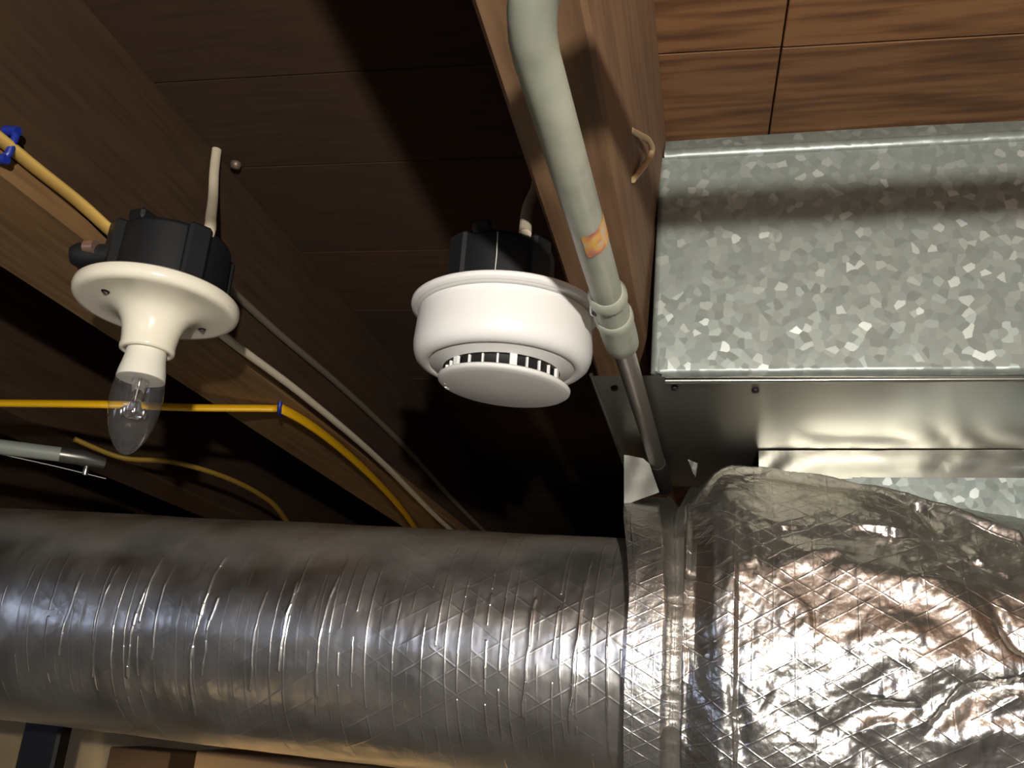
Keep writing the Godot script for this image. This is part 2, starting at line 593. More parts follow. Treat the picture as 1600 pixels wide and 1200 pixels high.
func leaning(x0: float, x1: float, t0: float, t1: float, y0 := 1.885, y1 := 2.0445) -> Array:
	var c := 0.0025
	return [Vector2(x0 + c, y0), Vector2(x1 - c, y0), Vector2(x1, y0 + c), Vector2(t1, y1), Vector2(t0, y1), Vector2(x0, y0 + c)]

func joists():
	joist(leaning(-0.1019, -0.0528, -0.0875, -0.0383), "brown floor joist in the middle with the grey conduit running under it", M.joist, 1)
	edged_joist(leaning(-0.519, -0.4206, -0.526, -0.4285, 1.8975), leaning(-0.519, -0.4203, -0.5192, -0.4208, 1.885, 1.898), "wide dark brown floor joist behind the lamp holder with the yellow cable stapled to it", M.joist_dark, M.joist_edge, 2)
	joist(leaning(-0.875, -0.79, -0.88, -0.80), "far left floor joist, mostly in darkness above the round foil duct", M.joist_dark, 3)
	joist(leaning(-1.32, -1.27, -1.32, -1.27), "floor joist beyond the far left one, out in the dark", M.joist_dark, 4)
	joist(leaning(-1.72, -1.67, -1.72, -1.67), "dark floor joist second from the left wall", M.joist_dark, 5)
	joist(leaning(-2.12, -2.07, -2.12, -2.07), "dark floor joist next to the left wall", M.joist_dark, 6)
	joist(leaning(0.90, 0.95, 0.90, 0.95), "floor joist to the right of the galvanised duct panel", M.joist, 7)
	joist(leaning(1.42, 1.47, 1.42, 1.47), "floor joist nearest the right wall", M.joist, 9)

func panel_duct():
	# duct in the joist bay: an upright spangled end panel, a smooth underside, a collar down to the foil boot
	var t := thing("sheet_metal_duct", "galvanised sheet metal duct with a spangled front panel beside the middle joist", "duct", Vector3(0, 1.8374, -0.633))
	var w := 0.64
	# profile: (y, z) from the top flange down to the bottom hem, local to the thing
	var prof := []
	prof.append(Vector2(0.2068, -0.009))
	prof.append(Vector2(0.2040, -0.004))
	prof.append(Vector2(0.1930, 0.0006))
	for k in 9:
		var a := deg_to_rad(lerpf(70.0, -75.0, k / 8.0))
		prof.append(Vector2(0.1876 + 0.0052 * sin(a), 0.0006 + 0.0044 * cos(a)))
	prof.append(Vector2(0.1825, 0.0018))
	prof.append(Vector2(0.13, 0.0022))
	prof.append(Vector2(0.07, 0.0026))
	prof.append(Vector2(0.02, 0.0018))
	for k in 8:
		var a := lerpf(0.0, PI * 0.95, k / 7.0)
		prof.append(Vector2(0.006 - 0.0045 * sin(a), -0.003 + 0.0048 * cos(a)))
	var rows := []
	for p in prof:
		var row := PackedVector3Array()
		for j in 57:
			var u := j / 56.0
			var x := lerpf(-0.0381 - 0.004 * (1.0 - p.x / 0.2068) + (0.004 if p.x < 0.004 else 0.0), w, u)
			var bow := 0.0012 * sin(u * 5.0 + p.x * 12.0)
			row.append(Vector3(x, p.x + (0.0018 * sin(u * 7.0) if p.x > 0.2 else 0.0), p.y + bow))
		rows.append(row)
	var b := MB.new()
	b.grid(rows, false, false)
	obj("front_panel", b, M.galvanised, t)
	# folded left edge
	b = MB.new()
	var e := []
	for k in 9:
		var y := lerpf(0.004, 0.185, k / 8.0)
		e.append(Vector3(-0.0381 - 0.004 * (1.0 - y / 0.2068) + 0.0002, y, -0.002))
	b.tube(e, 0.0045, 14)
	obj("folded_edge", b, M.galvanised, t)
	b = MB.new()
	b.quad(Vector3(-0.0428, 0.006, -0.004), Vector3(-0.0386, 0.195, -0.004), Vector3(-0.0386, 0.195, -0.03), Vector3(-0.0428, 0.006, -0.03), Vector3(-1, 0, 0))
	obj("side_panel", b, M.sheet, t)

	# underside plate, level, running away along the joists; seen from below
	var pt := thing("duct_underside", "smooth shiny level sheet metal underside behind the spangled panel and the thin pipe", "duct")
	b = MB.new()
	var yb := 1.8405
	var P0 := Vector3(-0.0902, yb, -0.637)
	var P1 := Vector3(-0.0888, yb, -0.97)
	var P2 := Vector3(0.62, yb, -0.97)
	var P3 := Vector3(0.62, yb, -0.640)
	rows = []
	for i in 13:
		var row := PackedVector3Array()
		for j in 25:
			var u := i / 12.0
			var v := j / 24.0
			var p := P0.lerp(P1, u).lerp(P3.lerp(P2, u), v)
			p.y += 0.0012 * sin(v * 5.0 + 1.0) * sin(u * 3.0) + 0.0003 * sin(v * 11.0 + u * 4.0)
			row.append(p)
		rows.append(row)
	b.grid(rows, false, true)
	var plate := obj("underside_plate", b, M.sheet, pt)
	b = MB.new()
	b.tube([P0 + Vector3(0, 0.001, 0), P1 + Vector3(0, 0.001, 0)], 0.0016, 8)
	obj("left_hem", b, M.sheet, pt)
	b = MB.new()
	b.tube([Vector3(-0.036, yb - 0.0008, -0.646), Vector3(0.61, yb - 0.0008, -0.646)], 0.0022, 8)
	obj("front_seam", b, M.sheet, pt)
	for s in [Vector3(-0.0755, yb - 0.001, -0.663), Vector3(-0.0300, yb - 0.001, -0.662), Vector3(0.0292, yb - 0.001, -0.668)]:
		b = MB.new()
		b.lathe([Vector2(0.0003, -0.0016), Vector2(0.0022, -0.0012), Vector2(0.0028, 0.0), Vector2(0.0028, 0.001)], 12, s)
		obj("screw", b, M.dark, plate)

	# collar between underside and boot
	var cd := thing("duct_collar", "galvanised collar above the foil boot with a band of foil tape along its top", "duct")
	b = MB.new()
	var c0 := Vector3(0.038, 1.8395, -0.8315)
	var c1 := Vector3(0.62, 1.8395, -0.799)
	b.quad(c0, c1, c1 + Vector3(0, -0.075, 0.004), c0 + Vector3(0, -0.075, 0.004), Vector3(0, 0, 1))
	obj("collar_face", b, M.galvanised, cd)
	for e2 in [["tape_band", 0.12, 1.0, 0.0245, 60], ["tape_patch", 0.0, 0.135, 0.026, 16]]:
		rows = []
		for i in 9:
			var row := PackedVector3Array()
			for j in e2[4] + 1:
				var u: float = lerpf(e2[1], e2[2], float(j) / e2[4])
				var p := c0.lerp(c1, u)
				var v := i / 8.0
				p.y += 0.0005 - v * (e2[3] as float)
				p.z += 0.0012 + 0.0005 * sin(u * 60.0 + v * 5.0 + 3.0 * sin(u * 23.0)) * sin(v * PI) + rng.randf_range(0.0, 0.0004)
				if e2[0] == "tape_patch":
					p.z += 0.0005
				row.append(p)
			rows.append(row)
		b = MB.new()
		b.grid(rows, false, true)
		obj(e2[0], b, M.tape, cd)

func axis_point(s: float, th: float, r: float) -> Vector3:
	return AX_P + AX_D * s + (AX_E1 * cos(th) + AX_E2 * sin(th)) * r

func foil(normal: Texture2D, strength: float, rough: float, c: Color) -> StandardMaterial3D:
	var m := mat(c, rough, 1.0)
	m.normal_enabled = true
	m.normal_texture = normal
	m.normal_scale = strength
	return m

func round_duct():
	# s runs 0..0.80 along the axis, theta the whole way round; texture x = s, y = theta
	var s0 := -0.55
	var s1 := 0.738
	var W := 2048
	var H := 1024
	var rel := Relief.new(W, H)
	var sx := func(s): return (s - s0) / (s1 - s0) * W
	var ty := func(deg): return (deg + 180.0) / 360.0 * H
	var rr := RandomNumberGenerator.new()
	rr.seed = 77
	# wrinkle rings of the scrim and of the wire inside, each a jagged run of short creases
	var s := s0
	while s < s1:
		var right := smoothstep(0.25, 0.70, s)
		var y := rr.randf_range(-75, -35)
		var x: float = sx.call(s)
		var lean := rr.randf_range(-0.8, 0.5)
		var strong := rr.randf_range(0.8, 2.4) if rr.randf() < 0.5 + 0.45 * right else 0.4
		while y < 68:
			var len := rr.randf_range(3, 12)
			if rr.randf() < 0.85 and y < 24 + 34 * right:
				rel.stroke(Vector2(x, ty.call(y)), Vector2(x + lean, ty.call(minf(y + len, 75))), strong * rr.randf_range(0.5, 1.3), rr.randf_range(0.75, 1.1))
			y += len
			x += lean + rr.randf_range(-0.7, 0.7)
		s += rr.randf_range(0.0095, 0.0145) if s > 0.36 else rr.randf_range(0.008, 0.026)
	# strong folds towards the left
	for f in [[0.186, -22, 14, 2.4], [0.223, -32, 20, 1.8], [0.262, -30, 30, 2.8], [0.29, -20, 22, 2.0], [0.330, -48, 32, 3.2], [0.345, -25, 8, 2.0], [0.395, -30, 15, 1.8], [0.425, -20, 18, 2.2], [0.46, -40, 25, 1.8], [0.655, -30, 20, 2.6], [0.695, -35, 28, 2.4]]:
		var x: float = sx.call(f[0]) - 8.0
		var y: float = f[1]
		while y < f[2]:
			var nx := x + rr.randf_range(-1.0, 3.2)
			rel.stroke(Vector2(x, ty.call(y)), Vector2(nx, ty.call(y + 5.0)), f[3] * rr.randf_range(0.5, 1.15), rr.randf_range(1.2, 2.4))
			x = nx
			y += 5.0
	# slanting scrim threads, plain towards the right
	for k in 36:
		var a := s0 + k * 0.038
		for d in [-1.0, 1.0]:
			var amp := 0.12 + 0.5 * smoothstep(0.3, 0.75, a)
			for q in 10:
				if rr.randf() < 0.8:
					var u := -60.0 + q * 14.0
					rel.stroke(Vector2(sx.call(a + d * u * 0.0032), ty.call(u)), Vector2(sx.call(a + d * (u + 14) * 0.0032), ty.call(u + 14)), amp * rr.randf_range(0.4, 1.2), 1.0)
	rel.add_noise(fnl(5, 0.012, FastNoiseLite.TYPE_SIMPLEX_SMOOTH, 4), 3.0, Vector2(1.0, 0.25))
	rel.add_noise(fnl(6, 0.05, FastNoiseLite.TYPE_CELLULAR, 2), 1.3)
	var m := foil(rel.normal_map(0.55), 1.0, 0.30, Color(0.66, 0.65, 0.61))
	# settled dust on the top of the duct dulls and browns it
	var DW := 512
	var DH := 256
	var dn := fnl(9, 0.03, FastNoiseLite.TYPE_SIMPLEX_SMOOTH, 4)
	var col := Image.create_empty(DW, DH, false, Image.FORMAT_RGB8)
	var orm := Image.create_empty(DW, DH, false, Image.FORMAT_RGB8)
	for y in DH:
		var deg := (y + 0.5) / DH * 360.0 - 180.0
		for x in DW:
			var fs := float(x) / DW
			var edge := 46.0 + 14.0 * dn.get_noise_2d(x * 0.6, y) + 18.0 * smoothstep(0.85, 1.0, fs)
			var dust := smoothstep(edge - 22.0, edge + 26.0, deg) * (0.85 + 0.3 * dn.get_noise_2d(x + 900.0, y))
			if deg > 130.0 or deg < -130.0:
				dust = 0.5
			dust = clampf(dust + 0.04 + 0.10 * dn.get_noise_2d(x, y + 500.0), 0.0, 1.0)
			var c := Color(0.90, 0.89, 0.87).lerp(Color(0.36, 0.31, 0.24), dust)
			col.set_pixel(x, y, c)
			orm.set_pixel(x, y, Color(1.0, 0.33 + 0.42 * dust, 1.0 - 0.75 * dust))
	m.albedo_color = Color.WHITE
	m.albedo_texture = ImageTexture.create_from_image(col)
	var ot := ImageTexture.create_from_image(orm)
	m.roughness = 1.0
	m.roughness_texture = ot
	m.roughness_texture_channel = BaseMaterial3D.TEXTURE_CHANNEL_GREEN
	m.metallic = 1.0
	m.metallic_texture = ot
	m.metallic_texture_channel = BaseMaterial3D.TEXTURE_CHANNEL_BLUE
	var lump := fnl(31, 5.0, FastNoiseLite.TYPE_SIMPLEX_SMOOTH, 2)
	var rows := []
	var uvs := []
	var NU := 500
	var NV := 220
	for i in NU + 1:
		var sv := lerpf(s0, s1, float(i) / NU)
		var row := PackedVector3Array()
		var uv := PackedVector2Array()
		for j in NV + 1:
			var th := lerpf(-PI, PI, float(j) / NV)
			var r := 0.1152 + 0.0014 * lump.get_noise_3d(sv, cos(th) * 0.35, sin(th) * 0.35) + 0.0006 * rel.sample(sx.call(sv), float(j) / NV * H)  * 0.5
			row.append(axis_point(sv, th, r))
			uv.append(Vector2(float(i) / NU, float(j) / NV))
		rows.append(row)
		uvs.append(uv)
	var b := MB.new()
	b.grid(rows, false, false, uvs)
	var t := thing("round_foil_duct", "long round foil wrapped duct crossing the bottom left below the joists", "duct")
	obj("foil_jacket", b, m, t)

func boot_duct():
	# the thick foil-wrapped boot at the right: s 0.72..1.5, theta -100..150
	var s0 := 0.742
	var s1 := 1.45
	var t0 := -100.0
	var t1 := 150.0
	var rr := RandomNumberGenerator.new()
	rr.seed = 41
	# large folds, pressed into a 1024 field in metres
	var FW := 1024
	var FH := 640
	var fold := Relief.new(FW, FH)
	var px := func(p: Vector2): return Vector2((p.x - s0) / (s1 - s0) * FW, (p.y - t0) / (t1 - t0) * FH)
	var folds := [
		[[Vector2(0.797, 52), Vector2(0.812, 62), Vector2(0.85, 65), Vector2(0.92, 62), Vector2(0.98, 52), Vector2(1.04, 42)], 0.008, 7.0, 1],
		[[Vector2(0.846, 32), Vector2(0.881, 42), Vector2(0.917, 43), Vector2(0.949, 38), Vector2(0.968, 28)], 0.0035, 11.0],
		[[Vector2(0.870, 66), Vector2(0.921, 58), Vector2(0.965, 55), Vector2(1.000, 46), Vector2(1.022, 37), Vector2(1.047, 35)], 0.0035, 10.0],
		[[Vector2(0.890, 24), Vector2(0.917, 23), Vector2(0.953, 21), Vector2(0.982, 17), Vector2(1.000, 8), Vector2(1.012, 4)], 0.0045, 11.0],
		[[Vector2(0.846, 35), Vector2(0.875, 33), Vector2(0.905, 33), Vector2(0.944, 36), Vector2(0.990, 37), Vector2(1.003, 25), Vector2(1.020, 15)], -0.0035, 7.0],
		[[Vector2(0.913, -13), Vector2(0.947, -4), Vector2(0.974, 2), Vector2(1.007, 1), Vector2(1.032, 3)], 0.005, 12.0],
		[[Vector2(0.923, 6), Vector2(0.948, 2), Vector2(0.965, -1), Vector2(0.981, -7)], 0.0035, 8.0],
		[[Vector2(0.823, -5), Vector2(0.828, -14), Vector2(0.832, -21)], -0.003, 5.0],
		[[Vector2(0.805, 45), Vector2(0.807, 31), Vector2(0.810, 13), Vector2(0.813, -4)], 0.0018, 5.0],
		[[Vector2(0.959, -12), Vector2(0.989, -4), Vector2(1.031, 0)], -0.004, 7.0],
		[[Vector2(0.963, -17), Vector2(0.997, -12), Vector2(1.029, -12)], 0.005, 8.0],
		[[Vector2(0.905, 4), Vector2(0.941, 8), Vector2(0.975, 6)], 0.003, 8.0],
		[[Vector2(0.899, -15), Vector2(0.917, -19), Vector2(0.938, -23)], -0.003, 6.0],
		[[Vector2(0.825, 45), Vector2(0.841, 27), Vector2(0.826, 21)], 0.002, 7.0],
		[[Vector2(0.791, 40), Vector2(0.791, 26), Vector2(0.788, 10), Vector2(0.797, -6), Vector2(0.814, -13)], -0.003, 6.0],
		[[Vector2(0.793, 44), Vector2(0.813, 60), Vector2(0.852, 74)], 0.003, 8.0],
		[[Vector2(0.851, 21), Vector2(0.880, 26), Vector2(0.913, 29)], 0.0025, 7.0],
		[[Vector2(0.953, 70), Vector2(0.972, 49), Vector2(0.985, 35)], -0.003, 6.0],
		[[Vector2(0.869, -9), Vector2(0.909, -3), Vector2(0.936, 4)], 0.003, 8.0],
		[[Vector2(0.886, -17), Vector2(0.921, -10), Vector2(0.951, -8)], -0.0035, 7.0],
		[[Vector2(0.938, -15), Vector2(0.968, -7), Vector2(0.982, 0)], 0.003, 6.0],
		[[Vector2(0.988, -14), Vector2(1.005, -6), Vector2(1.018, -4)], 0.003, 6.0],
		[[Vector2(1.005, 20), Vector2(1.015, 9), Vector2(1.028, 5)], -0.003, 6.0],
		[[Vector2(0.779, 95), Vector2(0.779, 60), Vector2(0.7785, 20), Vector2(0.779, -20), Vector2(0.780, -60)], -0.012, 5.5, 1],
		[[Vector2(0.788, 80), Vector2(0.787, 40), Vector2(0.787, 0), Vector2(0.786, -60)], 0.0035, 4.0, 1],
	]
	for k in 26:
		var a := Vector2(rr.randf_range(0.93, 1.3), rr.randf_range(-40, 25))
		var pts := [a]
		for q in 3:
			pts.append(pts[-1] + Vector2(rr.randf_range(0.012, 0.035), rr.randf_range(-6, 9)))
		folds.append([pts, rr.randf_range(-0.0025, 0.003), rr.randf_range(4, 9)])
	for f in folds:
		var sm := []
		for p in f[0]:
			sm.append(Vector3(p.x, p.y * 0.01, 0))
		sm = smooth_path(sm, 5)
		for i in sm.size() - 1:
			fold.stroke(px.call(Vector2(sm[i].x, sm[i].y * 100.0)), px.call(Vector2(sm[i + 1].x, sm[i + 1].y * 100.0)), f[1] * (1.0 if f.size() > 3 else sin(PI * (i + 0.7) / (sm.size() + 0.4))), f[2])
	# scrim and fine crinkle as relief of the surface
	var W := 2048
	var H := 2048
	var rel := Relief.new(W, H)
	var qx := func(s): return (s - s0) / (s1 - s0) * W
	var qy := func(d): return (d - t0) / (t1 - t0) * H
	var s := s0 + 0.006
	while s < 1.15:
		var y := -45.0
		while y < 95.0:
			var len := rr.randf_range(6, 18)
			if rr.randf() < 0.75:
				rel.stroke(Vector2(qx.call(s) + rr.randf_range(-1.2, 1.2), qy.call(y)), Vector2(qx.call(s) + rr.randf_range(-1.2, 1.2), qy.call(y + len)), rr.randf_range(0.3, 1.2), 1.3)
			y += len
		s += rr.randf_range(0.0135, 0.0165)
	for k in 60:
		var a := 0.50 + k * 0.0245
		for d in [-1.0, 1.0]:
			var o := 0.0 if d > 0 else 0.006
			for q in 30:
				if rr.randf() < 0.86:
					var u := -45.0 + q * 5.0
					var v := u + 5.0
					# one degree is about 3 mm of surface; threads rise at some 27 degrees
					rel.stroke(Vector2(qx.call(a + o + d * u * 0.0052), qy.call(u)), Vector2(qx.call(a + o + d * v * 0.0052), qy.call(v)), rr.randf_range(0.5, 1.7), 1.5)
	rel.add_noise(fnl(15, 0.012, FastNoiseLite.TYPE_SIMPLEX_SMOOTH, 5), 9.0)
	var m := foil(rel.normal_map(0.4), 1.0, 0.30, Color(0.90, 0.89, 0.87))
	var soft := fnl(51, 4.0, FastNoiseLite.TYPE_SIMPLEX_SMOOTH, 2)
	var ridge := fnl(53, 11.0, FastNoiseLite.TYPE_SIMPLEX_SMOOTH, 2)
	ridge.fractal_type = FastNoiseLite.FRACTAL_RIDGED
	ridge.domain_warp_enabled = true
	ridge.domain_warp_amplitude = 0.05
	ridge.domain_warp_frequency = 6.0
	var crumple := fnl(52, 14.0, FastNoiseLite.TYPE_CELLULAR, 2)
	crumple.cellular_return_type = FastNoiseLite.RETURN_DISTANCE
	var rows := []
	var uvs := []
	var NU := 420
	var NV := 420
	for i in NU + 1:
		var sv := lerpf(s0, s1, float(i) / NU)
		# outline of the boot along its length
		var R: float
		if sv < 0.772:
			R = 0.158
		else:
			R = 0.159 + 0.024 * smoothstep(0.772, 0.822, sv) - 0.121 * maxf(0.0, minf(sv, 1.1) - 0.827)
		var row := PackedVector3Array()
		var uv := PackedVector2Array()
		for j in NV + 1:
			var deg := lerpf(t0, t1, float(j) / NV)
			var th := deg_to_rad(deg)
			var wild := smoothstep(0.86, 1.0, sv) * smoothstep(12.0, -22.0, deg)
			# rounded-square section
			var cs := absf(cos(th))
			var sn := absf(sin(th))
			var sq := pow(pow(cs, 2.5) + pow(sn, 2.5), -1.0 / 2.5)
			var Rd := lerpf(0.180, R, smoothstep(12.0, 48.0, deg)) if sv > 0.827 else R
			var r := Rd * lerpf(1.0, sq, 0.6) - 0.004
			r += fold.sample(float(i) / NU * FW, float(j) / NV * FH)
			if sv > 0.772:
				r += 0.0022 * ridge.get_noise_3d(sv, cos(th) * 0.17, sin(th) * 0.17)
				r += 0.006 * soft.get_noise_3d(sv, cos(th) * 0.3, sin(th) * 0.3)
				r += (0.0015 + 0.009 * wild) * crumple.get_noise_3d(sv, cos(th) * 0.17, sin(th) * 0.17)
			row.append(axis_point(sv - 0.017 * smoothstep(12.0, 60.0, deg) * (1.0 - smoothstep(0.745, 0.81, sv)), th, r))
			uv.append(Vector2(float(i) / NU, float(j) / NV))
		rows.append(row)
		uvs.append(uv)
	var b := MB.new()
	b.grid(rows, false, false, uvs)
	var t := thing("foil_wrapped_boot", "large crinkled foil wrapped duct boot at the lower right, thicker than the round duct", "duct")
	obj("foil_jacket", b, m, t)
	# end ring that closes the boot down to the round duct
	b = MB.new()
	var ring := []
	for q in 3:
		var row := PackedVector3Array()
		for j in NV + 1:
			var th := deg_to_rad(lerpf(t0, t1, float(j) / NV))
			row.append(rows[0][j].lerp(axis_point(s0, th, 0.1175), q / 2.0))
		ring.append(row)
	b.grid(ring, false, true)
	obj("end_ring", b, M.tape, t)
	# flap of foil above the end ring and a torn bit of tape beside the pipe
	for e in [[Vector3(-0.0817, 1.8300, -0.8138), Vector3(-0.0606, 1.8280, -0.8196), Vector3(-0.0504, 1.8000, -0.8310), Vector3(-0.0819, 1.7860, -0.8279)], [Vector3(-0.0235, 1.8189, -0.7869), Vector3(-0.0153, 1.8164, -0.7894), Vector3(-0.0170, 1.8050, -0.7943), Vector3(-0.0190, 1.8078, -0.7923)]]:
		var fr := []
		for q in 7:
			var row := PackedVector3Array()
			for p in 7:
				var pt: Vector3 = e[0].lerp(e[1], p / 6.0).lerp(e[3].lerp(e[2], p / 6.0), q / 6.0)
				pt.z += 0.0007 * sin(p * 1.1 + q * 0.9) + 0.0003 * sin(q * 2.3)
				row.append(pt)
			fr.append(row)
		b = MB.new()
		b.grid(fr, false, true)
		obj("tape_tab", b, mat(Color(0.42, 0.42, 0.40), 0.5, 0.5), t)

func conduit():
	var P := Vector3(-0.0633, 1.8280, -0.2950)
	var D := Vector3(0.0060, 0.0, -0.3030)
	var t := thing("conduit", "grey bent conduit with a coupling and thinner metal pipe under the middle joist", "conduit")
	var grey := mat(Color(0.70, 0.72, 0.66), 0.4)
	triplanar(grey, ramp_texture(noise_image(33, 0.015, 256), [[0.0, Color(0.80, 0.80, 0.78)], [0.5, Color(0.97, 0.97, 0.97)], [1.0, Color(1, 1, 1)]]), Vector3(5, 5, 5))
	# elbow towards the right at the near end, then a run across the bays
	var start := P - D * 0.08
	var back := -D.normalized()
	var side := Vector3(1, 0, 0)
	side = (side - back * side.dot(back)).normalized()
	var R := 0.10
	back = Vector3(0.0, 0.0, 1.0)
	side = (side - back * side.dot(back)).normalized()
	var pts := []
	pts.append(start + back * R + side * R + side * 1.2)
	pts.append(start + back * R + side * R + side * 0.6)
	for k in range(14, -1, -1):
		var a := PI * 0.5 * k / 14.0
		pts.append(start + side * R * (1.0 - cos(a)) + back * R * sin(a))
	pts.append(P + D * 0.3)
	pts.append(P + D * 0.61)
	var b := MB.new()
	b.tube(pts, 0.0089, 28)
	obj("upper_tube", b, grey, t)
	var along := func(u): return P + D * u
	b = MB.new()
	b.tube([along.call(0.575), along.call(0.585), along.call(0.605), along.call(0.612)], [0.0092, 0.0112, 0.0112, 0.0102], 28)
	obj("coupling_rim", b, grey, t)
	b = MB.new()
	b.tube([along.call(0.60), along.call(0.69)], 0.0102, 28)
	var neck := obj("coupling_neck", b, grey, t)
	b = MB.new()
	b.tube([along.call(0.675), along.call(0.681), along.call(0.70), along.call(0.71), along.call(0.79), along.call(0.825), along.call(0.835)], [0.0104, 0.0117, 0.0117, 0.0111, 0.0112, 0.0109, 0.0080], 28)
	obj("coupling_body", b, grey, t)
	var sc := MB.new()
	sc.lathe([Vector2(0.0003, -0.003), Vector2(0.0024, -0.0024), Vector2(0.003, 0.0), Vector2(0.003, 0.004)], 14, along.call(0.645) + Vector3(-0.0090, -0.004, 0.004))
	obj("set_screw", sc, M.steel, neck)
	b = MB.new()
	b.tube([along.call(0.82), along.call(1.2), along.call(1.62), along.call(1.98)], 0.0071, 24)
	obj("lower_pipe", b, mat(Color(0.64, 0.62, 0.59), 0.32, 0.9), t)
	b = MB.new()
	b.tube([along.call(1.77), along.call(1.785), along.call(2.08)], [0.0073, 0.0084, 0.0084], 24)
	obj("pipe_collar", b, mat(Color(0.22, 0.22, 0.21), 0.5, 0.4), t)
	# worn sticker round the right of the tube
	var rows := []
	var d := D.normalized()
	var toc := (Vector3(0, 1.6, 0) - along.call(0.34)) as Vector3
	toc = (toc - d * toc.dot(d)).normalized()
	var rgt := toc.cross(d).normalized()
	if rgt.x < 0:
		rgt = -rgt
	for i in 7:
		var row := PackedVector3Array()
		for j in 15:
			var a := deg_to_rad(lerpf(-28, 88, j / 14.0))
			row.append(along.call(lerpf(0.305, 0.375, i / 6.0) + 0.016 * (0.5 - j / 14.0)) + (toc * cos(a) + rgt * sin(a)) * 0.0092)
		rows.append(row)
	b = MB.new()
	b.grid(rows)
	var sm := mat(Color(1, 1, 1), 0.5)
	sm.albedo_texture = ramp_texture(noise_image(61, 0.018, 64, FastNoiseLite.TYPE_SIMPLEX_SMOOTH, 2), [[0.0, Color(0.72, 0.42, 0.34)], [0.4, Color(0.85, 0.60, 0.45)], [0.55, Color(0.92, 0.70, 0.28)], [0.8, Color(0.86, 0.72, 0.60)], [1.0, Color(0.80, 0.74, 0.66)]])
	var st := obj("worn_sticker", b, sm, t)
	st.set_meta("label", "worn orange and yellow sticker remnant")

func junction_box(at: Vector3, r: float, h: float, label: String, seed: int) -> Node3D:
	var t := thing("junction_box", label, "junction box", at, "black round junction boxes")
	var b := MB.new()
	b.lathe([Vector2(r * 0.90, 0.0), null, Vector2(r * 0.985, 0.0), Vector2(r, 0.002), Vector2(r, 0.004), null, Vector2(r * 0.975, 0.0045), Vector2(r * 0.96, h - 0.004), Vector2(r * 0.93, h - 0.001), Vector2(r * 0.88, h), Vector2(0.0005, h)], 56)
	obj("box_body", b, M.black, t)
	var rr := RandomNumberGenerator.new()
	rr.seed = seed
	for k in 4:
		var a := TAU * k / 4.0 + 0.6
		b = MB.new()
		b.box(Vector3(0.016, h * 0.97, 0.009), Vector3(cos(a) * r * 0.97, h * 0.5, sin(a) * r * 0.97), Basis(Vector3.UP, -a + PI * 0.5), 0.002)
		obj("screw_boss", b, M.black, t)
	for k in 2:
		var a := 1.75 + 2.2 * k
		b = MB.new()
		b.box(Vector3(0.022, 0.008, 0.014), Vector3(cos(a) * r * 0.72, h + 0.002, sin(a) * r * 0.72), Basis(Vector3.UP, -a), 0.002)
		obj("cable_clamp", b, M.black, t)
	return t

